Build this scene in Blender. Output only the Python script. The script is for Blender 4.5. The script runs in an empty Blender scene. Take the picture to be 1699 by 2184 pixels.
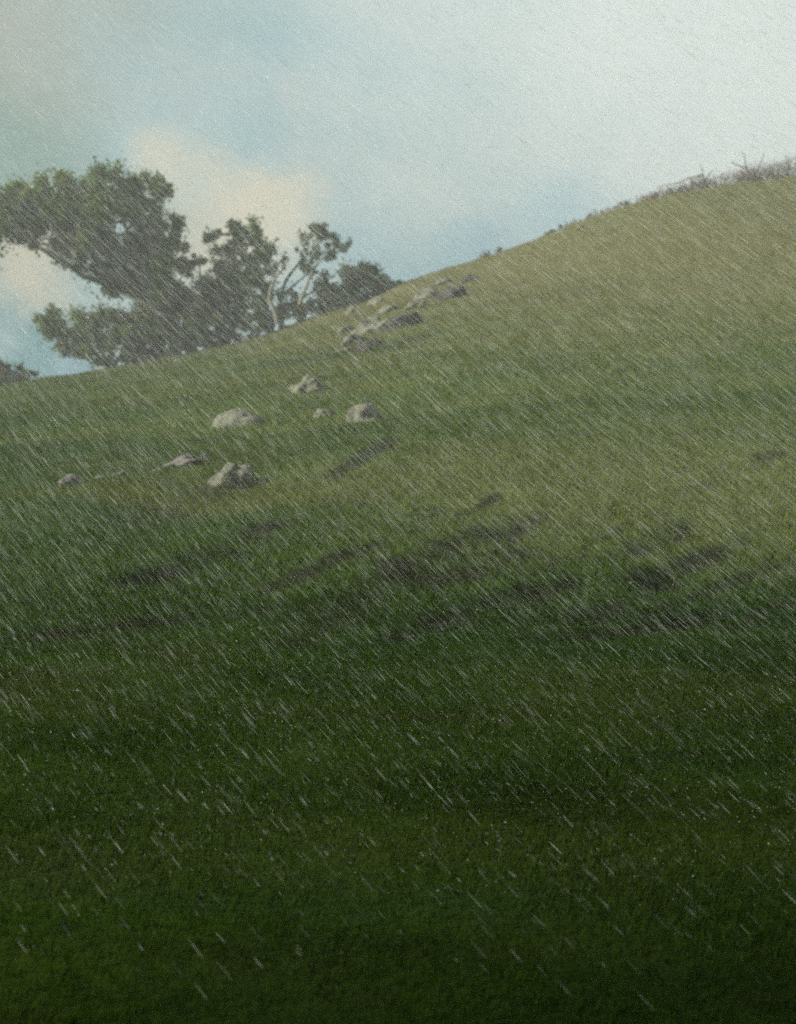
import bpy, bmesh, math, random
import numpy as np
from mathutils import Vector, noise as mn

random.seed(7)
rng = np.random.default_rng(11)
S = bpy.context.scene
COL = S.collection

# ------------------------------------------------------------------ camera
EYE = 3.4                                   # the camera stands on a grassy bank
F = 3000.0                                  # focal length in layout units (frame 1699 x 2184)
PITCH = math.atan(242 / F)
FW = Vector((0, math.cos(PITCH), -math.sin(PITCH)))
UP = Vector((0, math.sin(PITCH), math.cos(PITCH)))
cam_d = bpy.data.cameras.new('camera')
cam = bpy.data.objects.new('camera', cam_d)
COL.objects.link(cam)
cam.location = (0, 0, EYE)
cam.rotation_euler = (math.pi / 2 - PITCH, 0, 0)
cam_d.sensor_fit = 'VERTICAL'
cam_d.sensor_height = 24
cam_d.lens = 24 * F / 2184
cam_d.clip_start = 0.05
cam_d.clip_end = 4000
cam_d.dof.use_dof = True
cam_d.dof.focus_distance = 14
cam_d.dof.aperture_fstop = .9
S.camera = cam


def ray(x, y):
    return FW + Vector(((x - 849.5) / F, 0, 0)) + UP * ((1092 - y) / F)


def at_depth(x, y, Y):
    d = ray(x, y)
    return Vector((0, 0, EYE)) + d * (Y / d.y)


# ------------------------------------------------------------------ terrain
YC = 140.0
CREST = [(-900, 905), (-300, 868), (0, 838), (70, 831), (176, 812), (253, 783), (430, 748), (532, 725), (600, 703),
         (680, 671), (780, 641), (850, 607), (940, 577), (1040, 547), (1140, 511), (1240, 472), (1340, 437),
         (1440, 410), (1560, 392), (1699, 375), (2000, 350), (2600, 320)]
_cx = np.array([at_depth(x, y, YC).x for x, y in CREST])
_cz = np.array([at_depth(x, y, YC).z for x, y in CREST])


def crest(x):
    return np.interp(x, _cx, _cz)


def smooth(a, b, x):
    t = np.clip((x - a) / (b - a), 0, 1)
    return t * t * (3 - 2 * t)


def nz(x, y, s, o=0.0):
    return mn.noise(Vector((x * s + o, y * s - o * 0.7, o * 0.3)))


BANKS = []      # turf banks: (px, py, qx, qy, width, depth)


def g_base(x, y):
    c = float(crest(x))
    t = max(y, 0) / YC
    if y <= YC:
        z = c * t ** 1.45
    else:
        k = y - YC
        z = c - 0.0016 * k * k if k < 40 else c - 2.56 - 0.128 * (k - 40)
        z = max(z, -14 + nz(x, y, .01, 5) * 2)
    # unseen spurs added behind and left of the camera to shade the foreground
    if y < 60:
        d = math.hypot((x + 40) / 22.0, (y + 11) / 22.0)
        z += 27 * math.exp(-d * d * 1.25)
        d = math.hypot((x - 4) / 40.0, (y + 42) / 17.0)
        z += 24 * math.exp(-d * d * 1.3)
    amp = min(1.0, 0.25 + max(y, 0) / 60)
    if y > 100:
        amp *= max(0.15, 1 - (y - 100) / 45) if y < YC else 0.4
    z += amp * (0.55 * nz(x, y, .06, 3.1) + 0.25 * nz(x, y, .17, 8.2)) + 0.06 * nz(x, y, .6, 1.7)
    return z


def bank_eval(x, y):
    dz = soil = 0.0
    for (px, py, qx, qy, w, dep) in BANKS:
        if y < min(py, qy) - 4 * w - 1 or y > max(py, qy) + 4 * w + 1:
            continue
        vx, vy = qx - px, qy - py
        L = math.hypot(vx, vy)
        ux, uy = vx / L, vy / L
        a = (x - px) * ux + (y - py) * uy
        if a < -w * 2 or a > L + w * 2:
            continue
        wob = 0.5 * w * nz(a, px, 0.9 / max(w, .2), 4.4)
        d = -(x - px) * uy + (y - py) * ux + wob          # + is uphill
        m = float(smooth(-w, w, a) * smooth(-w, w, L - a))
        m *= 0.75 + 0.5 * nz(a, py, 0.5 / max(w, .2), 2.2)
        face = math.exp(-((d / w) ** 2))
        dz += -dep * m * math.exp(-(((d + .55 * w) / (w * .75)) ** 2))
        dz += 0.55 * dep * m * math.exp(-(((d - 1.0 * w) / (w * .8)) ** 2))
        soil = max(soil, m * math.exp(-(((d + .1 * w) / (w * .7)) ** 2)))
    return dz, soil


def g(x, y):
    return g_base(x, y) + bank_eval(x, y)[0]


def hit(x, y, fn=g_base):
    d = ray(x, y)
    o = Vector((0, 0, EYE))
    s, prev = 2.0, 2.0
    while s < 400:
        p = o + d * s
        if p.z < fn(p.x, p.y):
            lo, hi = prev, s
            for _ in range(24):
                m = (lo + hi) / 2
                p = o + d * m
                if p.z < fn(p.x, p.y):
                    hi = m
                else:
                    lo = m
            return o + d * hi
        prev = s
        s *= 1.012
    return None


# dark broken turf banks on the slope (layout strokes: x0,y0,x1,y1,height,strength)
STROKES = [(280, 1242, 505, 1168, 20, .9), (420, 1185, 610, 1095, 16, .5), (60, 1352, 420, 1312, 18, .8), (400, 1330, 720, 1275, 16, .7),
           (640, 1335, 1000, 1135, 16, .6), (930, 1228, 1090, 1160, 30, .8), (1040, 1138, 1165, 1092, 16, .8), (1320, 1192, 1455, 1125, 18, .8), (1120, 1215, 1330, 1130, 12, .5), (900, 1130, 1050, 1060, 12, .4), (1420, 1290, 1640, 1210, 12, .5), (560, 1260, 800, 1165, 12, .45),
           (1360, 1232, 1575, 1145, 18, 1.0), (830, 1352, 1100, 1255, 18, .9), (1110, 1275, 1230, 1232, 20, .7), (1240, 1352, 1500, 1315, 14, 1.0),
           (250, 1100, 450, 1030, 46, .9), (690, 1015, 830, 930, 18, .35), (1560, 1330, 1730, 1270, 14, .6), (1480, 1045, 1640, 965, 20, .35),
           (1180, 1345, 1420, 1235, 14, .5), (760, 1180, 930, 1085, 14, .35)]
for (x0, y0, x1, y1, hgt, st) in STROKES:
    p, q = hit(x0, y0), hit(x1, y1)
    if not p or not q:
        continue
    dist = (p.y + q.y) / 2
    rise = abs(dist - hit((x0 + x1) / 2, (y0 + y1) / 2 + hgt).y)
    w = max(0.2, min(rise * .6, 1.8))
    ex = (q - p) * .15
    p, q = p - ex, q + ex
    BANKS.append((p.x, p.y, q.x, q.y, w, min(.5, 0.30 * w + .05) * st))


# ------------------------------------------------------------------ helpers
def tag(o, label=None, cat=None, group=None, kind=None):
    if label:
        o['label'] = label
    if cat:
        o['category'] = cat
    if group:
        o['group'] = group
    if kind:
        o['kind'] = kind
    return o


def np_mesh(name, verts, faces, mat, parent=None, smooth_=False, loc=None):
    """verts (n,3), faces (m,k) arrays -> one mesh object"""
    me = bpy.data.meshes.new(name)
    verts = np.asarray(verts, dtype=np.float32)
    faces = np.asarray(faces, dtype=np.int32)
    k = faces.shape[1]
    me.vertices.add(len(verts))
    me.vertices.foreach_set('co', verts.ravel())
    me.loops.add(faces.size)
    me.loops.foreach_set('vertex_index', faces.ravel())
    me.polygons.add(len(faces))
    me.polygons.foreach_set('loop_start', np.arange(0, faces.size, k, dtype=np.int32))
    me.polygons.foreach_set('loop_total', np.full(len(faces), k, dtype=np.int32))
    if smooth_:
        me.polygons.foreach_set('use_smooth', np.ones(len(faces), dtype=bool))
    me.update(calc_edges=True)
    me.materials.append(mat)
    o = bpy.data.objects.new(name, me)
    COL.objects.link(o)
    if parent:
        o.parent = parent
    if loc is not None:
        o.location = loc
    return o


def float_attr(o, name, vals):
    a = o.data.attributes.new(name, 'FLOAT', 'POINT')
    a.data.foreach_set('value', np.asarray(vals, dtype=np.float32))


def empty(name, loc):
    o = bpy.data.objects.new(name, None)
    o.empty_display_size = .3
    COL.objects.link(o)
    o.location = loc
    return o


GLOW_SPOT = hit(1580, 1010)  # centre of the glow painted into the turf

# ------------------------------------------------------------------ materials
def new_mat(name):
    m = bpy.data.materials.new(name)
    m.use_nodes = True
    nt = m.node_tree
    nt.nodes.clear()
    return m, nt, nt.nodes, nt.links


def N(ns, t, **kw):
    n = ns.new(t)
    for k, v in kw.items():
        setattr(n, k, v)
    return n


def ramp(ns, stops, interp='LINEAR'):
    r = ns.new('ShaderNodeValToRGB')
    r.color_ramp.interpolation = interp
    e = r.color_ramp.elements
    while len(e) < len(stops):
        e.new(0.5)
    for i, (p, c) in enumerate(stops):
        e[i].position = p
        e[i].color = (*c, 1)
    return r


def mixc(ns, ls, fac, a, b, mode='MIX'):
    m = ns.new('ShaderNodeMix')
    m.data_type = 'RGBA'
    m.blend_type = mode
    for sock, v in ((m.inputs[0], fac), (m.inputs[6], a), (m.inputs[7], b)):
        if isinstance(v, (int, float)):
            sock.default_value = v
        elif isinstance(v, tuple):
            sock.default_value = (*v, 1)
        else:
            ls.new(v, sock)
    return m.outputs[2]


def noise_n(ns, ls, vec, scale, detail=4, rough=.55, dist=0):
    n = ns.new('ShaderNodeTexNoise')
    n.inputs['Scale'].default_value = scale
    n.inputs['Detail'].default_value = detail
    n.inputs['Roughness'].default_value = rough
    n.inputs['Distortion'].default_value = dist
    ls.new(vec, n.inputs['Vector'])
    return n.outputs['Fac']


def maprange(ns, ls, v, a, b, c=0., d=1.):
    m = ns.new('ShaderNodeMapRange')
    m.interpolation_type = 'SMOOTHSTEP'
    m.inputs[1].default_value = a
    m.inputs[2].default_value = b
    m.inputs[3].default_value = c
    m.inputs[4].default_value = d
    ls.new(v, m.inputs[0])
    return m.outputs[0]


def turf_color(ns, ls):
    """colour of the hill turf, shared by ground and blades: olive, bluish and brown patches, plus painted shade and glow"""
    geo = ns.new('ShaderNodeNewGeometry')
    mp = ns.new('ShaderNodeMapping')
    mp.inputs['Rotation'].default_value = (0, 0, math.radians(-24))
    mp.inputs['Scale'].default_value = (.55, 1.25, .6)
    ls.new(geo.outputs['Position'], mp.inputs['Vector'])
    v = mp.outputs[0]
    n1 = noise_n(ns, ls, v, .09, 5, .6, .6)
    n2 = noise_n(ns, ls, v, .33, 5, .62, .9)
    n3 = noise_n(ns, ls, v, 1.3, 4, .6, .3)
    r = ramp(ns, [(.30, (.018, .060, .002)), (.43, (.044, .112, .003)), (.54, (.070, .134, .005)),
                  (.66, (.108, .138, .010))])
    ls.new(n1, r.inputs[0])
    c = mixc(ns, ls, maprange(ns, ls, n2, .50, .70, 0, .75), r.outputs[0], (.034, .074, .014))
    n4 = noise_n(ns, ls, v, .21, 5, .6, 1.2)
    c = mixc(ns, ls, maprange(ns, ls, n4, .55, .72, 0, .45), c, (.056, .046, .012))
    c = mixc(ns, ls, maprange(ns, ls, n3, .3, .7, 0, .45), c, (.080, .112, .016))
    # drier bleached grass on the upper right of the hill, in ragged drifts
    sp = ns.new('ShaderNodeSeparateXYZ')
    ls.new(geo.outputs['Position'], sp.inputs[0])
    dry = N(ns, 'ShaderNodeMath', operation='MULTIPLY_ADD')
    ls.new(n1, dry.inputs[0]); dry.inputs[1].default_value = 9.0; ls.new(sp.outputs['Z'], dry.inputs[2])
    dry2 = N(ns, 'ShaderNodeMath', operation='MULTIPLY_ADD')
    ls.new(n2, dry2.inputs[0]); dry2.inputs[1].default_value = 4.0; ls.new(dry.outputs[0], dry2.inputs[2])
    c = mixc(ns, ls, maprange(ns, ls, dry2.outputs[0], 6.0, 20, 0, .88), c, (.235, .218, .082))
    # bright glow on the right of the slope, painted as a paler turf patch
    ds = N(ns, 'ShaderNodeVectorMath', operation='DISTANCE')
    ls.new(geo.outputs['Position'], ds.inputs[0]); ds.inputs[1].default_value = tuple(GLOW_SPOT)
    dm = N(ns, 'ShaderNodeMath', operation='MULTIPLY_ADD')
    ls.new(n2, dm.inputs[0]); dm.inputs[1].default_value = 14.0; ls.new(ds.outputs['Value'], dm.inputs[2])
    c = mixc(ns, ls, maprange(ns, ls, dm.outputs[0], 9, 21, .8, 0), c, (.175, .200, .055))
    # foreground shade painted into the turf colour, strongest on low ground
    wet = N(ns, 'ShaderNodeMath', operation='MULTIPLY_ADD')  # height mask for the painted foreground shade
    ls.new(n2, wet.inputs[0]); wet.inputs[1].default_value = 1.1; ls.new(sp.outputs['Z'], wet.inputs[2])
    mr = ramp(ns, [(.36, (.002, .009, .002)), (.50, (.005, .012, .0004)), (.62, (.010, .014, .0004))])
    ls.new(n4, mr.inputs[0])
    shade_tone = mr.outputs[0]
    c = mixc(ns, ls, maprange(ns, ls, wet.outputs[0], .5, 1.9, .95, 0), c, shade_tone)
    return c, v, geo


# ground
m_ground, nt, ns, ls = new_mat('turf_ground')
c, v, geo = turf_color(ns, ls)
at = N(ns, 'ShaderNodeAttribute', attribute_name='soil')
nb = noise_n(ns, ls, geo.outputs['Position'], 2.2, 6, .65)
ad = N(ns, 'ShaderNodeMath', operation='ADD')
ls.new(at.outputs['Fac'], ad.inputs[0])
sb = N(ns, 'ShaderNodeMath', operation='MULTIPLY_ADD')
ls.new(nb, sb.inputs[0]); sb.inputs[1].default_value = .4; sb.inputs[2].default_value = -.2
ls.new(sb.outputs[0], ad.inputs[1])
c = mixc(ns, ls, maprange(ns, ls, ad.outputs[0], .30, .85, 0, .85), c, (.022, .021, .005))
fine = noise_n(ns, ls, geo.outputs['Position'], 9, 5, .7)
c = mixc(ns, ls, maprange(ns, ls, fine, .35, .7, 0, .5), c, (.020, .032, .006))
b = N(ns, 'ShaderNodeBsdfPrincipled')
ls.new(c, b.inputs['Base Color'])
b.inputs['Roughness'].default_value = .85
b.inputs['Specular IOR Level'].default_value = .02
bp = N(ns, 'ShaderNodeBump')
bp.inputs['Strength'].default_value = .7
bp.inputs['Distance'].default_value = .12
bh = noise_n(ns, ls, geo.outputs['Position'], 5, 6, .7)
ls.new(bh, bp.inputs['Height'])
ls.new(bp.outputs[0], b.inputs['Normal'])
o_ = N(ns, 'ShaderNodeOutputMaterial')
ls.new(b.outputs[0], o_.inputs[0])

# grass blades
m_grass, nt, ns, ls = new_mat('grass_blade')
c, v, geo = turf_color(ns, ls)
at = N(ns, 'ShaderNodeAttribute', attribute_name='tint')
vs_ = N(ns, 'ShaderNodeVectorMath', operation='SCALE')
ls.new(c, vs_.inputs[0]); vs_.inputs['Scale'].default_value = 1.7
c = mixc(ns, ls, maprange(ns, ls, at.outputs['Fac'], .2, 1, 0, .8), c, vs_.outputs[0])
df = N(ns, 'ShaderNodeBsdfPrincipled')
df.inputs['Roughness'].default_value = .6
df.inputs['Specular IOR Level'].default_value = .02
tr = N(ns, 'ShaderNodeBsdfTranslucent')
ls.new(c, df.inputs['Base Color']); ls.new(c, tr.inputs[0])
mx = N(ns, 'ShaderNodeMixShader')
mx.inputs[0].default_value = .3
ls.new(df.outputs[0], mx.inputs[1]); ls.new(tr.outputs[0], mx.inputs[2])
o_ = N(ns, 'ShaderNodeOutputMaterial')
ls.new(mx.outputs[0], o_.inputs[0])


def leaf_mat(name, dark, mid, light, trans=.5):
    m, nt, ns, ls = new_mat(name)
    geo = ns.new('ShaderNodeNewGeometry')
    at = N(ns, 'ShaderNodeAttribute', attribute_name='tint')
    n1 = noise_n(ns, ls, geo.outputs['Position'], .35, 3)
    a = N(ns, 'ShaderNodeMath', operation='MULTIPLY_ADD')
    ls.new(at.outputs['Fac'], a.inputs[0]); a.inputs[1].default_value = .5; ls.new(n1, a.inputs[2])
    r = ramp(ns, [(.38, dark), (.72, mid), (1.0, light)])
    ls.new(a.outputs[0], r.inputs[0])
    df = N(ns, 'ShaderNodeBsdfPrincipled')
    df.inputs['Roughness'].default_value = .7
    df.inputs['Specular IOR Level'].default_value = .2
    tr = N(ns, 'ShaderNodeBsdfTranslucent')
    ls.new(r.outputs[0], df.inputs['Base Color']); ls.new(r.outputs[0], tr.inputs[0])
    mx = N(ns, 'ShaderNodeMixShader')
    mx.inputs[0].default_value = trans
    ls.new(df.outputs[0], mx.inputs[1]); ls.new(tr.outputs[0], mx.inputs[2])
    o_ = N(ns, 'ShaderNodeOutputMaterial')
    ls.new(mx.outputs[0], o_.inputs[0])
    return m


def rough_mat(name, stops, scale, rough=.85, bump=.5, dist=.1):
    m, nt, ns, ls = new_mat(name)
    tc = ns.new('ShaderNodeTexCoord')
    n1 = noise_n(ns, ls, tc.outputs['Object'], scale, 6, .65, .4)
    r = ramp(ns, stops)
    ls.new(n1, r.inputs[0])
    b = N(ns, 'ShaderNodeBsdfPrincipled')
    ls.new(r.outputs[0], b.inputs['Base Color'])
    b.inputs['Roughness'].default_value = rough
    bp = N(ns, 'ShaderNodeBump')
    bp.inputs['Strength'].default_value = bump
    bp.inputs['Distance'].default_value = dist
    n2 = noise_n(ns, ls, tc.outputs['Object'], scale * 4, 6, .7)
    ls.new(n2, bp.inputs['Height'])
    ls.new(bp.outputs[0], b.inputs['Normal'])
    o_ = N(ns, 'ShaderNodeOutputMaterial')
    ls.new(b.outputs[0], o_.inputs[0])
    return m


m_leaf = leaf_mat('dark_olive_leaf', (.055, .100, .004), (.130, .205, .008), (.24, .31, .035))
m_leaf2 = leaf_mat('grey_green_leaf', (.055, .082, .014), (.12, .155, .032), (.23, .26, .09))
m_leafb = leaf_mat('dark_shrub_leaf', (.038, .064, .007), (.080, .116, .013), (.15, .18, .035))
m_brown = leaf_mat('dry_brown_twig', (.13, .10, .088), (.20, .16, .145), (.28, .235, .205), .1)
m_bark = rough_mat('dark_bark', [(.3, (.022, .019, .016)), (.7, (.06, .05, .042))], 2.0)
m_pale = rough_mat('pale_dead_wood', [(.3, (.26, .26, .22)), (.7, (.46, .45, .38))], 2.0)
m_stone = rough_mat('lichened_stone', [(.34, (.075, .062, .05)), (.45, (.20, .20, .145)), (.58, (.34, .36, .255)),
                                       (.72, (.25, .29, .175))], .6, .9, .9, .2)
m_stone2 = rough_mat('dark_brown_stone', [(.3, (.04, .033, .030)), (.55, (.085, .07, .062)), (.75, (.16, .15, .12))],
                     1.3, .9, .8, .12)
m_stone3 = rough_mat('pinkish_grey_stone', [(.33, (.13, .112, .10)), (.55, (.27, .25, .225)), (.72, (.34, .31, .28))],
                     1.3, .9, .8, .12)

# rain
m_rain, nt, ns, ls = new_mat('rain_water')
at = N(ns, 'ShaderNodeAttribute', attribute_name='tint')
rr = ramp(ns, [(0, (.20, .22, .21)), (1, (.96, .98, .92))])
ls.new(at.outputs['Fac'], rr.inputs[0])
df = N(ns, 'ShaderNodeBsdfDiffuse'); ls.new(rr.outputs[0], df.inputs[0])
tr = N(ns, 'ShaderNodeBsdfTranslucent'); ls.new(rr.outputs[0], tr.inputs[0])
mx = N(ns, 'ShaderNodeAddShader')
ls.new(df.outputs[0], mx.inputs[0]); ls.new(tr.outputs[0], mx.inputs[1])
tp = N(ns, 'ShaderNodeBsdfTransparent')
mx2 = N(ns, 'ShaderNodeMixShader'); 
op = N(ns, 'ShaderNodeMath', operation='POWER'); ls.new(at.outputs['Fac'], op.inputs[0]); op.inputs[1].default_value = 3
op2 = N(ns, 'ShaderNodeMath', operation='MULTIPLY_ADD'); ls.new(op.outputs[0], op2.inputs[0])
op2.inputs[1].default_value = .18; op2.inputs[2].default_value = .062
ls.new(op2.outputs[0], mx2.inputs[0])
ls.new(tp.outputs[0], mx2.inputs[1]); ls.new(mx.outputs[0], mx2.inputs[2])
o_ = N(ns, 'ShaderNodeOutputMaterial')
ls.new(mx2.outputs[0], o_.inputs[0])

# ------------------------------------------------------------------ ground mesh
def axis(parts):
    out = []
    for a, b_, st in parts:
        out += list(np.arange(a, b_, st))
    return np.array(out)


xs = axis([(-420, -120, 30), (-120, -50, 3), (-50, -16, .8), (-16, 16, .17), (16, 50, .8), (50, 120, 3), (120, 421, 30)])
ys = axis([(-158, -60, 14), (-60, 0, 2), (0, 5, .6), (5, 30, .16), (30, 60, .35), (60, 150, .9), (150, 260, 6), (260, 421, 32)])
nx, ny = len(xs), len(ys)
V = np.zeros((ny, nx, 3), dtype=np.float32)
SO = np.zeros((ny, nx), dtype=np.float32)
for j, y in enumerate(ys):
    for i, x in enumerate(xs):
        z = g_base(float(x), float(y))
        if 4 < y < 60 and abs(x) < 30:
            dz, so = bank_eval(float(x), float(y))
            z += dz
            SO[j, i] = so
        V[j, i] = (x, y, z)
HZ = V[:, :, 2].copy()
idx = np.arange(ny * nx).reshape(ny, nx)
Fq = np.stack([idx[:-1, :-1], idx[:-1, 1:], idx[1:, 1:], idx[1:, :-1]], -1).reshape(-1, 4)
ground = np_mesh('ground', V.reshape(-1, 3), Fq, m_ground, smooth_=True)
float_attr(ground, 'soil', SO.ravel())
tag(ground, 'grassy hillside rising to the right from a dark foreground', 'ground', kind='structure')


def interp_grid(A, x, y):
    i = np.clip(np.searchsorted(xs, x) - 1, 0, nx - 2)
    j = np.clip(np.searchsorted(ys, y) - 1, 0, ny - 2)
    u = (x - xs[i]) / (xs[i + 1] - xs[i])
    w = (y - ys[j]) / (ys[j + 1] - ys[j])
    return (A[j, i] * (1 - u) * (1 - w) + A[j, i + 1] * u * (1 - w) + A[j + 1, i] * (1 - u) * w + A[j + 1, i + 1] * u * w)


# ------------------------------------------------------------------ grass (nobody could count it)
def make_grass(n, y0, y1, h0, h1, w, power=1.0):
    y = y0 + (y1 - y0) * rng.random(n) ** power
    x = (rng.random(n) * 2 - 1) * (y * .36 + 3.0)
    z = interp_grid(HZ, x, y)
    so = interp_grid(SO, x, y)
    keep = rng.random(n) > so * 1.15
    x, y, z = x[keep], y[keep], z[keep]
    n = len(x)
    clump = .6 + .8 * (np.sin(x * 1.7 + 2 * np.sin(y * .9)) * np.sin(y * 1.3 + x * .4) * .5 + .5)
    h = (h0 + (h1 - h0) * rng.random(n)) * clump
    a = rng.random(n) * math.tau
    lean = h * (.35 + .5 * rng.random(n))
    la = rng.normal(.3, 1.1, n)                       # blown a little to the right
    bx, by = np.cos(a) * w, np.sin(a) * w
    tip = np.stack([x + np.cos(la) * lean, y + np.sin(la) * lean, z + h], -1)
    p = np.stack([x - bx, y - by, z - .02], -1)
    q = np.stack([x + bx, y + by, z - .02], -1)
    vv = np.stack([p, q, tip], 1).reshape(-1, 3)
    tint = np.repeat(rng.random(n) ** 2.2, 3)
    return vv, tint


sets = [make_grass(230000, 5, 18, .03, .07, .005, .85), make_grass(190000, 17, 45, .07, .20, .010, .8),
        make_grass(190000, 43, 142, .10, .26, .022, .8)]
vv = np.concatenate([s[0] for s in sets])
tt = np.concatenate([s[1] for s in sets])
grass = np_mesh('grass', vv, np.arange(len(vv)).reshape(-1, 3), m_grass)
float_attr(grass, 'tint', tt)
tag(grass, 'short wet hill grass covering the whole slope', 'grass', kind='stuff')


# ------------------------------------------------------------------ rain
RV = Vector((1.42, -1.0, -1.32)).normalized()


def make_rain(n, box, l0, l1, r_med, r_sig, r_max):
    (x0, x1), (y0, y1), (z0, z1) = box
    c = np.stack([x0 + (x1 - x0) * rng.random(n), y0 + (y1 - y0) * rng.random(n), z0 + (z1 - z0) * rng.random(n)], -1)
    gz = interp_grid(HZ, c[:, 0], c[:, 1])
    c = c[c[:, 2] > gz + .05]
    n = len(c)
    L = l0 + (l1 - l0) * rng.random(n) ** 2
    R = np.minimum(r_med * np.exp(rng.normal(0, r_sig, n)), r_max)
    d = np.tile(np.array(RV), (n, 1)) + rng.normal(0, .025, (n, 3))
    d /= np.linalg.norm(d, axis=1)[:, None]
    e1 = np.cross(d, np.array([0, 0, 1.0])); e1 /= np.linalg.norm(e1, axis=1)[:, None]
    e2 = np.cross(d, e1)
    vs = [c - d * (L * .5)[:, None]]
    pos = .15
    for k in range(3):
        a = k * math.tau / 3
        vs.append(c + d * (L * pos)[:, None] + (e1 * math.cos(a) + e2 * math.sin(a)) * R[:, None])
    vs.append(c + d * (L * .5)[:, None])
    vv = np.stack(vs, 1)
    base = np.arange(n)[:, None, None] * 5
    f = np.array([[0, 2, 1], [0, 3, 2], [0, 1, 3], [4, 1, 2], [4, 2, 3], [4, 3, 1]])[None] + base
    return vv.reshape(-1, 3), f.reshape(-1, 3)


parts = [make_rain(40000, ((-7, 7), (6.5, 10), (-1, 8)), .03, .16, .0016, .45, .0036),
         make_rain(130000, ((-8, 8), (10, 15), (-1, 9)), .05, .24, .0011, .42, .0026),
         make_rain(400000, ((-12, 12), (15, 26), (-1, 13)), .12, .55, .0011, .35, .0024),
         make_rain(200000, ((-22, 22), (25, 48), (-1, 24)), .2, .6, .0020, .35, .0045)]
off = 0
av, af = [], []
for v_, f_ in parts:
    av.append(v_); af.append(f_ + off); off += len(v_)
rain = np_mesh('rain', np.concatenate(av), np.concatenate(af), m_rain)
float_attr(rain, 'tint', np.repeat(rng.random(off // 5), 5))
tag(rain, 'fine slanting rain driven from upper left to lower right', 'rain', kind='stuff')

# drops splashing off the wet grass
n = 42000
y = 8 + 26 * rng.random(n) ** .9
x = (rng.random(n) * 2 - 1) * (y * .36 + 2.5)
z = interp_grid(HZ, x, y) + .04 + .25 * rng.random(n) ** 2
R = .0019 * np.exp(rng.normal(0, .38, n))
oc = np.array([[1, 0, 0], [-1, 0, 0], [0, 1, 0], [0, -1, 0], [0, 0, 1], [0, 0, -1]], dtype=float)
sh = np.abs(rng.normal(1, .35, (n, 1, 3))) + .3
vv = np.stack([x, y, z], -1)[:, None, :] + oc[None] * R[:, None, None] * sh
of = np.array([[0, 2, 4], [2, 1, 4], [1, 3, 4], [3, 0, 4], [2, 0, 5], [1, 2, 5], [3, 1, 5], [0, 3, 5]])
ff = (of[None] + np.arange(n)[:, None, None] * 6).reshape(-1, 3)
spl = np_mesh('rain_splash', vv.reshape(-1, 3), ff, m_rain)
float_attr(spl, 'tint', np.repeat(.5 + .4 * rng.random(n), 6))
tag(spl, 'countless pale raindrops splashing off the dark grass', 'rain splash', kind='stuff')


# ------------------------------------------------------------------ trees and shrubs
def tube_path(pts, radii, sides=7):
    vs, fs = [], []
    n = len(pts)
    for i, p in enumerate(pts):
        t = (pts[min(i + 1, n - 1)] - pts[max(i - 1, 0)]).normalized()
        a = t.cross(Vector((.3, 1, .1))).normalized()
        b_ = t.cross(a)
        for k in range(sides):
            w = k * math.tau / sides
            vs.append(p + (a * math.cos(w) + b_ * math.sin(w)) * radii[i])
    for i in range(n - 1):
        for k in range(sides):
            k2 = (k + 1) % sides
            fs.append((i * sides + k, i * sides + k2, (i + 1) * sides + k2, (i + 1) * sides + k))
    return vs, fs


def bend_path(a, b_, n=7, wob=.06):
    d = b_ - a
    L = d.length
    out = []
    o1 = Vector((random.uniform(-1, 1), random.uniform(-1, 1), random.uniform(-.3, .6))) * L * wob * 2
    for i in range(n):
        t = i / (n - 1)
        j = Vector((random.uniform(-1, 1), random.uniform(-1, 1), random.uniform(-1, 1))) * L * wob * .35 * (0 < i < n - 1)
        out.append(a + d * t + o1 * math.sin(t * math.pi) + j)
    return out


def wood(paths, name, mat, parent, origin):
    vs, fs = [], []
    for pts, radii in paths:
        a, f = tube_path(pts, radii)
        k = len(vs)
        vs += [p - origin for p in a]
        fs += [tuple(i + k for i in q) for q in f]
    return np_mesh(name, np.array([tuple(p) for p in vs]), np.array(fs), mat, parent, True)


def leaves(lobes, size, mat, parent, origin, name='crown', flat=.85):
    """lobes: (centre, radius, count) -> leaf sprays through the volume, clumped with gaps"""
    P, T = [], []
    for c, r, n in lobes:
        subs = []
        for _ in range(max(5, int(14 * min(1.6, r / 2.2)))):
            d = rng.normal(0, 1, 3); d /= np.linalg.norm(d)
            rr = r * (.35 + .65 * rng.random() ** .5)
            subs.append((d * rr * np.array([1, 1, flat]), r * (.27 + .30 * rng.random()), rng.random()))
        per = max(4, int(n / len(subs)))
        for s, sr, st in subs:
            d = rng.normal(0, 1, (per, 3))
            d /= np.linalg.norm(d, axis=1)[:, None]
            q = d * (sr * np.minimum(np.abs(rng.normal(0, .62, per)), 1.7))[:, None] + s + np.array(c)
            P.append(q)
            T.append(np.clip(st * .7 + rng.random(per) * .5 - .1, 0, 1))
    P = np.concatenate(P) - np.array(origin)
    T = np.concatenate(T)
    n = len(P)
    a = rng.normal(0, 1, (n, 3)); a /= np.linalg.norm(a, axis=1)[:, None]
    b_ = np.cross(a, rng.normal(0, 1, (n, 3))); b_ /= np.linalg.norm(b_, axis=1)[:, None]
    s = size * (.5 + rng.random(n))[:, None]
    vv = np.stack([P - a * s, P + b_ * s * .45, P + a * s, P - b_ * s * .45], 1).reshape(-1, 3)
    o = np_mesh(name, vv, np.arange(n * 4).reshape(-1, 4), mat, parent)
    float_attr(o, 'tint', np.repeat(T, 4))
    return o


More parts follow.
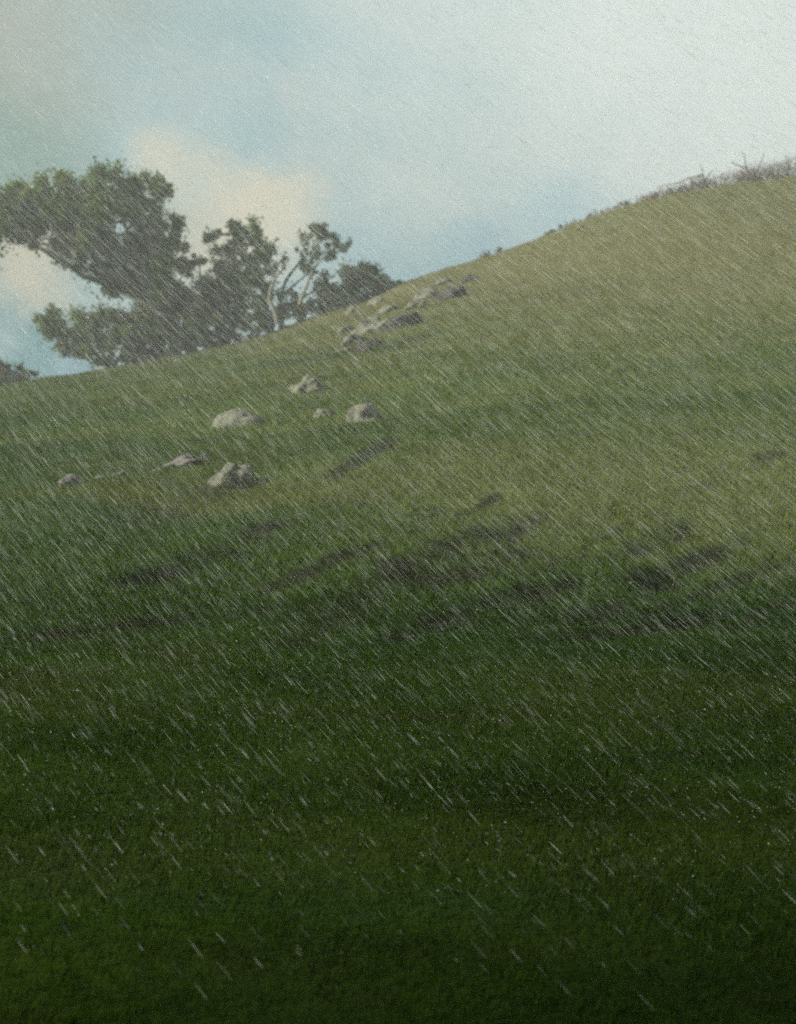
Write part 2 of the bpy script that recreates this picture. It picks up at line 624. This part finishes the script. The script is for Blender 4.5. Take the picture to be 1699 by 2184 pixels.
def tree(name, label, cat, base, Y, lobes, limbs, leaf, mat, bark=m_bark, r0=.45, group=None, pale=None, dens=1.0, spread=1.0):
    bx, by = base
    bp_ = at_depth(bx, by, Y)
    bp_.z = g(bp_.x, Y) - .1
    e = empty(name, bp_)
    tag(e, label, cat, group)
    k = Y / F
    lb = []
    for (x, y, r, d) in lobes:
        c = at_depth(x, y, Y + random.uniform(-1, 1) * r * k * .8 * spread)
        rad = r * k
        c.z = max(c.z, g(c.x, c.y) + rad * .1)
        lb.append((c, rad, int(1150 * d * dens * (rad / 2.0) ** 2 * min(1.9, (.30 / leaf) ** 2)) + 60))
    paths = []
    for limb in limbs:
        pts = [bp_.copy() if i == 0 and limb[0] == base else at_depth(x, y, Y + (random.uniform(-.7, .7) if i else 0)) for i, (x, y) in enumerate(limb)]
        fine = []
        for a, b_ in zip(pts[:-1], pts[1:]):
            seg = bend_path(a, b_, 5, .05)
            fine += seg if not fine else seg[1:]
        n = len(fine)
        s0 = r0 if limb[0] == base else r0 * .5
        paths.append((fine, [s0 * (1 - .85 * i / (n - 1)) for i in range(n)]))
    for c, rad, _ in lb:                       # a few twigs carrying every lobe
        src = min((p for pth, _r in paths for p in pth), key=lambda p: (p - c).length + .6 * max(0, p.z - c.z))
        paths.append((bend_path(src, c, 5), [r0 * .3 * (1 - .17 * i) for i in range(5)]))
        for _ in range(3):
            t = c + Vector((random.uniform(-1, 1), random.uniform(-1, 1), random.uniform(-.3, 1))) * rad * .9
            paths.append((bend_path(c, t, 4), [r0 * .1 * (1 - .25 * i) for i in range(4)]))
    wood(paths, 'trunk', bark, e, bp_)
    leaves(lb, leaf, mat, e, bp_)
    if pale:
        for limb in pale:
            pts = []
            for i, (x, y) in enumerate(limb):
                pts.append(at_depth(x, y, Y - 4.2 + random.uniform(-.3, .3)))
            fine = []
            for a, b_ in zip(pts[:-1], pts[1:]):
                seg = bend_path(a, b_, 4, .04)
                fine += seg if not fine else seg[1:]
            n = len(fine)
            br = wood([(fine, [.25 * (1 - .7 * i / (n - 1)) for i in range(n)])], 'branch', m_pale, e, bp_)
            tag(br, 'pale bare branch')
    return e


tree('windswept_tree', 'tallest tree, its broad dark crown leaning out over the left edge of the field', 'tree',
     (345, 765), 139,
     [(-70, 470, 80, 1), (0, 470, 62, 1), (50, 435, 45, 1), (60, 500, 42, 1), (115, 425, 55, 1), (175, 405, 52, 1.1), (240, 400, 50, 1.2),
      (300, 405, 42, 1.1), (340, 400, 30, .9), (110, 490, 55, 1.1), (175, 480, 58, 1.1), (240, 470, 62, 1.2), (310, 465, 52, 1.1),
      (355, 490, 38, 1), (150, 545, 42, 1.1), (205, 550, 50, 1.2), (265, 545, 58, 1.2), (325, 545, 55, 1.1), (375, 520, 26, .9),
      (245, 600, 42, 1.1), (300, 610, 55, 1.1), (360, 600, 50, 1.1), (400, 570, 24, .9), (350, 660, 55, 1.1)],
     [[(345, 765), (335, 690), (290, 630), (215, 560), (150, 490)], [(335, 690), (320, 590), (270, 490), (250, 420)],
      [(290, 630), (180, 590), (60, 500), (-40, 470)], [(320, 590), (370, 520)]],
     .23, m_leaf, r0=.75, group='trees on the skyline',
     pale=[[(345, 672), (290, 640), (235, 618)], [(165, 548), (130, 510), (108, 485)], [(130, 545), (95, 532)]])
tree('leaning_tree', 'smaller leafy tree with a ragged rounded crown, standing just right of the tallest tree', 'tree',
     (470, 745), 139,
     [(455, 500, 22, .8), (490, 505, 34, 1), (535, 498, 30, .9), (555, 530, 28, 1), (500, 550, 44, 1.1), (545, 575, 34, 1),
      (470, 600, 42, 1.1), (430, 630, 46, 1.1), (515, 625, 44, 1.1), (400, 640, 40, 1.1), (465, 665, 50, 1.1), (425, 552, 16, 1.2), (560, 640, 30, .9)],
     [[(470, 745), (475, 660), (500, 570), (500, 500)], [(475, 660), (430, 600), (425, 555)], [(500, 570), (555, 520)]],
     .21, m_leaf, r0=.42, group='trees on the skyline')
tree('sparse_tree', 'thin open tree with sky showing between bare slanting stems, right of the ragged crowned tree', 'tree',
     (575, 718), 139,
     [(670, 495, 26, .55), (700, 505, 30, .75), (732, 528, 20, .5), (690, 535, 28, .7), (645, 525, 18, .35), (640, 560, 20, .35), (600, 560, 20, .3),
      (665, 570, 24, .4), (690, 600, 26, .5), (610, 640, 26, .6), (640, 650, 30, .8), (570, 600, 22, .5), (580, 660, 34, .9)],
     [[(575, 718), (600, 640), (640, 560), (700, 500)], [(600, 640), (650, 590), (720, 530)], [(575, 718), (570, 630), (590, 560)],
      [(575, 718), (620, 650), (690, 600)]],
     .19, m_leaf2, r0=.26, group='trees on the skyline',
     pale=[[(592, 690), (575, 640), (590, 590), (618, 552)], [(640, 650), (655, 610), (668, 575)]])
tree('round_shrub', 'low dark rounded shrub at the right end of the skyline trees', 'shrub',
     (765, 650), 139.3,
     [(700, 625, 36, 1), (735, 600, 36, 1), (770, 590, 34, 1.1), (740, 635, 34, 1.1), (800, 598, 30, 1.1), (825, 605, 20, 1), (780, 622, 30, 1.1), (690, 650, 26, 1), (740, 650, 16, 1), (790, 632, 16, 1), (835, 608, 13, 1), (850, 606, 8, 1)],
     [[(765, 650), (750, 620), (735, 600)], [(765, 650), (790, 620), (800, 600)]],
     .22, m_leafb, r0=.2, group='shrubs under the trees')
tree('spreading_shrub', 'wide leafy shrub with a low bulging left side under the tallest tree', 'shrub',
     (235, 790), 138,
     [(95, 690, 28, .8), (130, 700, 40, 1), (180, 690, 42, 1), (235, 690, 46, 1.1), (290, 695, 46, 1.1), (150, 735, 38, 1), (205, 740, 42, 1.1),
      (265, 735, 46, 1.1), (315, 730, 42, 1.1), (120, 660, 18, .6), (330, 690, 40, 1), (280, 766, 22, 1), (320, 760, 24, 1), (355, 754, 24, 1), (245, 768, 16, 1)],
     [[(235, 790), (180, 740), (130, 700)], [(235, 790), (240, 720), (235, 690)], [(235, 790), (290, 730), (300, 690)]],
     .2, m_leaf, r0=.28, group='shrubs under the trees')
tree('dense_shrub', 'dense shadowy shrub filling the foot of the two leafy trees', 'shrub',
     (455, 745), 137,
     [(370, 715, 38, 1.1), (410, 700, 44, 1.1), (460, 698, 42, 1.1), (505, 695, 38, 1.1), (545, 685, 32, 1), (390, 735, 26, 1), (440, 728, 28, 1), (600, 680, 24, .9), (640, 668, 20, .9), (400, 748, 22, 1), (450, 740, 22, 1), (500, 731, 22, 1), (550, 720, 20, 1), (600, 704, 18, 1), (650, 688, 18, 1), (690, 670, 16, 1)],
     [[(455, 745), (420, 710)], [(455, 745), (480, 700)]],
     .19, m_leafb, r0=.22, group='shrubs under the trees')
tree('corner_shrub', 'blackish shrub at the extreme left edge, low against the blue strip of sky', 'shrub',
     (10, 835), 137,
     [(-40, 800, 40, 1.1), (10, 800, 34, 1.1), (45, 797, 22, 1), (70, 795, 13, .9), (20, 818, 24, 1)],
     [[(10, 835), (0, 810)], [(10, 835), (40, 805)]],
     .22, m_leafb, r0=.18, group='shrubs under the trees')


# added tree, unseen above the frame: its crown is placed to shade the foreground
def added_shade_tree():
    b0 = Vector((7.5, -7.0, g(7.5, -7.0) - .2))
    e = empty('added_shade_tree', b0)
    tag(e, 'added unseen tree overhead whose crown shades the foreground', 'tree')
    cr = []
    while len(cr) < 105:
        q = Vector((random.uniform(-1, 1), random.uniform(-1, 1), random.uniform(-1, 1)))
        if q.length > 1:
            continue
        c = Vector((3 + q.x * 22, 1 + q.y * 14, 13.5 + q.z * 4.5))
        if c.y > -4 and c.z - 2.4 < EYE + 1.0 + (c.y + 2.4) * math.tan(math.radians(17.5)):
            c.z = EYE + 3.4 + (c.y + 2.4) * math.tan(math.radians(17.5))
        cr.append((c, 2.3, 330))
    paths = []
    top = Vector((6, -3, 13))
    paths.append((bend_path(b0, top, 8, .04), [.95 - .07 * i for i in range(8)]))
    for c, r, n in cr[::5]:
        src = paths[0][0][5 + random.randint(0, 2)]
        paths.append((bend_path(src, c, 7, .05), [.32 - .04 * i for i in range(7)]))
    wood(paths, 'trunk', m_bark, e, b0)
    leaves(cr, .42, m_leaf, e, b0)


added_shade_tree()

# ------------------------------------------------------------------ bare scrub along the right skyline
def bare_shrub(name, label, cat, x, w, h, n, Y=141.0, group=None, upright=.5, taper=False, leafy=0, thick=.035, tall=None):
    """a spray of crooked leafless stems; w, h in layout units"""
    k = Y / F
    c = at_depth(x, 500, Y)
    c.z = g(c.x, Y) - .08
    e = empty(name, c)
    tag(e, label, cat, group)
    stems, twigs = [], []
    for i in range(n):
        bx = random.uniform(-.5, .5) * w * k
        b0 = Vector((c.x + bx, Y + random.uniform(-.8, .8), 0))
        b0.z = g(b0.x, b0.y) - .05
        hh = h * k * random.uniform(.45, 1.0)
        if taper:
            hh *= .3 + .8 * (bx / (w * k) + .5)
        top = b0 + Vector((random.uniform(-1, 1) * hh * (1.1 - upright), random.uniform(-.5, .5) * hh, hh))
        p = bend_path(b0, top, 6, .10)
        th = thick * random.uniform(.7, 1.4)
        stems.append((p, [th * (1 - .14 * q) for q in range(6)]))
        for _ in range(4):
            s = p[random.randint(1, 4)]
            t = s + Vector((random.uniform(-1, 1), random.uniform(-.6, .6), random.uniform(.1, .9))) * hh * .42
            tp = bend_path(s, t, 4, .09)
            twigs.append((tp, [th * .5 * (1 - .25 * q) for q in range(4)]))
    if tall:
        for pl in tall:
            pts = [at_depth(a, b_, Y - .3) for a, b_ in pl]
            fine = []
            for a, b_ in zip(pts[:-1], pts[1:]):
                seg = bend_path(a, b_, 4, .06)
                fine += seg if not fine else seg[1:]
            q = len(fine)
            stems.append((fine, [.10 * (1 - .7 * i / (q - 1)) for i in range(q)]))
    xa, xb = c.x - .55 * w * k, c.x + .55 * w * k
    runner = []
    for q in range(25):                     # the creeping rootstock all stems rise from
        x = xa + (xb - xa) * q / 24
        runner.append(Vector((x, Y, g(x, Y) + .02)))
    for p, _ in list(stems):
        r0_ = min(runner, key=lambda a: (a - p[0]).length)
        stems.append((bend_path(r0_, p[0], 4, .03), [thick] * 4))
    stems.append((runner, [thick * 1.3] * 25))
    wood(stems + twigs, 'stem_tangle', m_drywood, e, c)
    if leafy:
        lb = []
        for i in range(max(3, int(w / 14))):
            bx = (random.uniform(-.5, .5)) * w * k
            r = h * k * random.uniform(.3, .5)
            gz = g(c.x + bx, Y)
            lb.append((Vector((c.x + bx, Y + random.uniform(-.5, .5), gz + r * random.uniform(.7, 1.1))), r, int(leafy * 90)))
        leaves(lb, .14, m_brown, e, c, name='dead_foliage')
    return e


m_drywood = rough_mat('dry_wood', [(.3, (.19, .135, .12)), (.7, (.34, .265, .23))], 2.0)
bare_shrub('low_shrub', 'small dark brown shrub alone on the skyline where the slope dips to blue sky', 'shrub', 1045, 44, 17, 22, leafy=1.2)
bare_shrub('bare_bush', 'thin brown brush above pale stones at the lower end of the skyline scrub', 'bush', 1205, 70, 13, 34, leafy=.2, group='leafless scrub on the skyline')
bare_shrub('bare_bush', 'small twiggy brown bush midway along the skyline scrub, darker than its neighbours', 'bush', 1300, 90, 16, 54, leafy=.35, group='leafless scrub on the skyline')
bare_shrub('bare_bush', 'tangled brown bush with a pale fallen bough beside it on the skyline', 'bush', 1405, 100, 20, 64, leafy=.3, group='leafless scrub on the skyline')
bare_shrub('bare_sapling', 'crooked forked bare sapling standing clear of the skyline scrub', 'sapling', 1500, 70, 30, 34, leafy=.2, group='leafless scrub on the skyline',
           tall=[[(1510, 400), (1500, 372), (1492, 352)], [(1505, 385), (1522, 362)], [(1500, 372), (1470, 380), (1440, 392), (1400, 402)]])
bare_shrub('thin_sapling', 'thin upright leafless sapling rising from the tall end of the hedge', 'sapling', 1592, 50, 34, 30, leafy=.3, group='leafless scrub on the skyline',
           tall=[[(1598, 385), (1590, 350), (1580, 322)], [(1598, 385), (1622, 350), (1630, 325)], [(1592, 358), (1560, 345)]])
hd = bare_shrub('hedge', 'long purplish brown leafless hedge along the top right skyline', 'hedge', 1600, 460, 58, 560, Y=142, leafy=0, taper=True, thick=.028, upright=.3)


# ------------------------------------------------------------------ stones
def stone(label, x, y, w, h, mat=m_stone, name='boulder', seed=0, flat=False, rot=0, group='pale stones on the slope', facets=5):
    p = hit(x, y + h * .45)
    if p is None or p.y > YC:
        p = at_depth(x, y, YC - 1)
        p.z = g(p.x, p.y)
    k = p.y / F
    rw, rh = w * k / 2, h * k / 2
    bm = bmesh.new()
    bmesh.ops.create_icosphere(bm, subdivisions=4, radius=1)
    rnd = random.Random(seed * 17 + 3)
    planes = [(Vector((rnd.uniform(-1, 1), rnd.uniform(-1, 1), rnd.uniform(-.2, 1))).normalized(), rnd.uniform(.62, .85)) for _ in range(facets)]
    for v in bm.verts:
        q = v.co.copy()
        for nn, dd in planes:
            s = q.dot(nn)
            if s > dd:
                q -= nn * (s - dd) * .85
        f = 1 + .36 * mn.noise(q * 1.3 + Vector((seed * 3.1, 0, 0))) + .2 * mn.noise(q * 3.3 + Vector((0, seed * 2.3, 0))) + .05 * mn.noise(q * 9)
        q *= f
        v.co = Vector((q.x * rw, q.y * rw * .75, q.z * rh * 1.25 if not flat else q.z * rh))
    me = bpy.data.meshes.new(name)
    bm.to_mesh(me); bm.free()
    for pl in me.polygons:
        pl.use_smooth = True
    me.materials.append(mat)
    o = bpy.data.objects.new(name, me)
    COL.objects.link(o)
    o.location = (p.x, p.y + rw * .4, g(p.x, p.y + rw * .4) + rh * .08)
    o.rotation_euler = (0, rot, rnd.uniform(-.4, .4))
    tag(o, label, 'rock', group)
    return o


tilt = -.25
stone('wedge shaped boulder, pale on top, highest of the loose rocks below the outcrop', 655, 815, 74, 44, seed=1, rot=tilt)
stone('broad pale boulder with a dark right side, widest of the loose rocks', 510, 882, 120, 54, seed=2, rot=-.1)
stone('faint flat greenish stone between two boulders on the open slope', 694, 873, 46, 30, seed=3, flat=True)
stone('rounded boulder, pale on its left and brown on its right, rightmost of the loose rocks', 778, 876, 80, 54, seed=4)
stone('knobbly boulder with a dark lower right foot, below the broad boulder', 490, 990, 96, 74, seed=5)
stone('small upright pinkish stone between the long slab and the knobbly boulder', 436, 972, 22, 28, m_stone3, seed=6)
stone('long pinkish grey slab lying left of the small upright stone', 380, 980, 92, 30, m_stone3, 'slab', seed=7, flat=True, rot=-.3)
stone('thin low slab end sunk in the turf at the left tip of the long pinkish slab', 332, 1002, 30, 12, m_stone3, 'slab', seed=8, flat=True, rot=-.3)
stone('little pale slab rising to the right, last of the left hand stone row', 248, 1010, 42, 14, m_stone3, 'slab', seed=9, flat=True, rot=-.3)
stone('middle slab of the stone row at the left edge of the field', 205, 1023, 48, 20, m_stone3, 'slab', seed=10, flat=True, rot=-.25)
stone('tallest peaked stone of the row at the left edge of the field', 148, 1028, 58, 30, m_stone3, 'slab', seed=11, rot=-.25)
stone('smallest stone of the left row, leftmost and nearly buried', 97, 1045, 24, 13, m_stone3, 'slab', seed=12, flat=True)
gp = 'stones of the outcrop by the trees'
stone('whitish stone at the top of the outcrop, touching the dark rounded shrub', 806, 637, 40, 22, seed=13, group=gp)
stone('pale stone on the field edge below the dark rounded shrub', 755, 658, 38, 20, seed=14, group=gp)
stone('large pale mossy slab in the middle of the outcrop', 790, 690, 84, 44, seed=15, group=gp, rot=-.35)
stone('long dark brown ledge along the lower side of the outcrop', 848, 684, 100, 34, m_stone2, 'ledge', seed=16, group=gp, rot=-.45)
stone('low pale stone at the bottom left end of the outcrop', 752, 722, 62, 28, seed=17, group=gp, rot=-.3)
stone('dark stump of rock under the bottom end of the outcrop', 775, 738, 46, 26, m_stone2, 'ledge', seed=18, group=gp, rot=-.3)
stone('greyish stone just above the right half of the outcrop ledge', 915, 622, 60, 30, seed=19, group=gp, rot=-.3)
stone('dark brown ledge at the upper right end of the outcrop', 955, 625, 84, 28, m_stone2, 'ledge', seed=20, group=gp, rot=-.45)
stone('dusky stone near the skyline at the top end of the outcrop', 1000, 590, 44, 24, m_stone2, seed=21, group=gp, rot=-.4)
stone('flat pale stone wedged between the large mossy slab and the dark ledge', 826, 656, 52, 20, seed=31, group=gp, rot=-.35, flat=True)
stone('pale sloping stone resting on the upper end of the long dark ledge', 884, 648, 54, 22, seed=32, group=gp, rot=-.4)
stone('thin pale stone lining the skyline above the greyish stone', 946, 598, 52, 18, seed=33, group=gp, rot=-.4, flat=True)
stone('low mossy stone just left of the large mossy slab', 738, 700, 38, 20, seed=34, group=gp, rot=-.3)
stone('pale tail stone on the grass below the bottom left end of the outcrop', 728, 744, 40, 15, seed=35, group=gp, rot=-.3, flat=True)
stone('small brown stone beside the pale tail of the outcrop', 800, 728, 34, 18, m_stone2, seed=36, group=gp, rot=-.4)
stone('small white stone on the grass below the outcrop, apart from the others', 866, 773, 24, 10, seed=22, flat=True)
stone('bleached stone at the foot of the thin brown brush on the skyline', 1195, 494, 34, 9, m_stone, seed=23, flat=True, group='bleached stones on the skyline', rot=-.3)
stone('second bleached stone, to the right under the same thin brown brush', 1238, 484, 24, 10, m_stone, seed=24, flat=True, group='bleached stones on the skyline', rot=-.3)

# ------------------------------------------------------------------ haze (rain-filled air)
bm = bmesh.new()
bmesh.ops.create_cube(bm, size=1)
me = bpy.data.meshes.new('haze')
bm.to_mesh(me); bm.free()
haze = bpy.data.objects.new('haze', me)
COL.objects.link(haze)
zlo, zhi = float(HZ.min()) - 1.0, max(float(HZ.max()), 36.0) + 1.5
haze.scale = (860, 600, zhi - zlo)
haze.location = (0, 131, (zhi + zlo) / 2)
mh, nt, ns, ls = new_mat('haze_air')
pv = N(ns, 'ShaderNodeVolumePrincipled')
pv.inputs['Color'].default_value = (.90, .93, .90, 1)
pv.inputs['Density'].default_value = .0015
pv.inputs['Anisotropy'].default_value = .2
o_ = N(ns, 'ShaderNodeOutputMaterial')
ls.new(pv.outputs[0], o_.inputs['Volume'])
me.materials.append(mh)
tag(haze, 'thin pale rain haze over the whole hillside', 'haze', kind='stuff')

# ------------------------------------------------------------------ sun and sky
SUN = Vector((-.85, -.13, .50)).normalized()
sd = bpy.data.lights.new('sun', 'SUN')
sd.energy = 5.0
sd.angle = math.radians(8)
sd.color = (1.0, .95, .85)
so = bpy.data.objects.new('sun', sd)
COL.objects.link(so)
so.rotation_euler = (-SUN).to_track_quat('-Z', 'Y').to_euler()

W = bpy.data.worlds.new('World')
S.world = W
W.use_nodes = True
nt = W.node_tree
ns, ls = nt.nodes, nt.links
ns.clear()
sky = N(ns, 'ShaderNodeTexSky', sky_type='NISHITA')
sky.sun_disc = False
sky.sun_elevation = math.asin(SUN.z)
sky.sun_rotation = math.atan2(SUN.x, SUN.y)
sky.air_density = 1.2
sky.dust_density = 2.0
bg1 = N(ns, 'ShaderNodeBackground')
bg1.inputs[1].default_value = .10
ls.new(sky.outputs[0], bg1.inputs[0])
tc = N(ns, 'ShaderNodeTexCoord')
dirv = tc.outputs['Generated']
mp = N(ns, 'ShaderNodeMapping')
mp.inputs['Scale'].default_value = (1, 1, 2.2)
mp.inputs['Rotation'].default_value = (0, math.radians(-14), 0)
ls.new(dirv, mp.inputs[0])
cn = noise_n(ns, ls, mp.outputs[0], 3.6, 6, .55, .5)
cn2 = noise_n(ns, ls, mp.outputs[0], 8.0, 5, .55, .4)


wn = N(ns, 'ShaderNodeTexNoise')
wn.inputs['Scale'].default_value = 8
wn.inputs['Detail'].default_value = 5
ls.new(dirv, wn.inputs['Vector'])
w1 = N(ns, 'ShaderNodeVectorMath', operation='SUBTRACT')
ls.new(wn.outputs['Color'], w1.inputs[0]); w1.inputs[1].default_value = (.5, .5, .5)
w2 = N(ns, 'ShaderNodeVectorMath', operation='SCALE')
ls.new(w1.outputs[0], w2.inputs[0]); w2.inputs['Scale'].default_value = .20
w3 = N(ns, 'ShaderNodeVectorMath', operation='ADD')
ls.new(dirv, w3.inputs[0]); ls.new(w2.outputs[0], w3.inputs[1])
warped = w3.outputs[0]


def lobe(x, y, a, b_, amt=1.0):
    """soft patch of cloud round the direction of layout point (x,y)"""
    d = ray(x, y).normalized()
    dp = N(ns, 'ShaderNodeVectorMath', operation='DISTANCE')
    ls.new(warped, dp.inputs[0])
    dp.inputs[1].default_value = d
    return maprange(ns, ls, dp.outputs['Value'], math.radians(a), math.radians(b_), amt, 0)


# cloud colour: grey green stratus, brighter to the upper right, dark storm overhead-behind
cr = ramp(ns, [(.30, (.31, .46, .48)), (.50, (.37, .52, .535)), (.70, (.50, .585, .565))])
ls.new(cn, cr.inputs[0])
ccol = cr.outputs[0]
ccol = mixc(ns, ls, lobe(1500, -200, 4, 19), ccol, (.70, .77, .73))
ccol = mixc(ns, ls, lobe(1900, 60, 2, 14, .8), ccol, (.72, .78, .74))
ccol = mixc(ns, ls, lobe(-100, 0, 2, 11, .85), ccol, (.38, .40, .34))
ccol = mixc(ns, ls, lobe(-50, 420, 1, 8.5, .85), ccol, (.22, .34, .30))
ccol = mixc(ns, ls, lobe(540, 450, .9, 3.9, .9), ccol, (.70, .65, .50))
ccol = mixc(ns, ls, lobe(430, 540, .4, 2.6, .8), ccol, (.60, .55, .42))
ccol = mixc(ns, ls, lobe(30, 600, .5, 3.2, .95), ccol, (.60, .55, .41))
ccol = mixc(ns, ls, lobe(650, 240, .4, 2.6, .4), ccol, (.58, .61, .56))
ccol = mixc(ns, ls, lobe(40, 745, .9, 2.7, 1), ccol, (.09, .29, .34))
ccol = mixc(ns, ls, lobe(180, 800, .3, 1.8, .95), ccol, (.14, .34, .45))
ccol = mixc(ns, ls, lobe(180, 610, .2, 1.3, .8), ccol, (.26, .42, .46))
ccol = mixc(ns, ls, lobe(900, 620, .5, 4.4, .95), ccol, (.23, .43, .53))
ccol = mixc(ns, ls, lobe(1150, 510, .4, 3.2, .7), ccol, (.36, .55, .60))
sx = N(ns, 'ShaderNodeSeparateXYZ')
ls.new(dirv, sx.inputs[0])
storm = maprange(ns, ls, sx.outputs['Y'], .55, -.25)
ccol = mixc(ns, ls, storm, ccol, (.060, .072, .066))
bg2 = N(ns, 'ShaderNodeBackground')
ls.new(ccol, bg2.inputs[0])
bg2.inputs[1].default_value = 1.12
mx = N(ns, 'ShaderNodeMixShader')
cov = maprange(ns, ls, cn, .25, .50, .90, .97)
ls.new(cov, mx.inputs[0])
ls.new(bg1.outputs[0], mx.inputs[1]); ls.new(bg2.outputs[0], mx.inputs[2])
wo = N(ns, 'ShaderNodeOutputWorld')
ls.new(mx.outputs[0], wo.inputs[0])

# ------------------------------------------------------------------ render settings
S.view_settings.view_transform = 'Standard'
S.view_settings.look = 'None'
S.view_settings.exposure = 0
S.view_settings.gamma = 1
S.render.engine = 'CYCLES'
S.cycles.use_adaptive_sampling = True
S.cycles.adaptive_threshold = .04
S.cycles.volume_bounces = 0
S.cycles.max_bounces = 4
S.cycles.diffuse_bounces = 2
S.cycles.use_denoising = False
S.cycles.transparent_max_bounces = 8
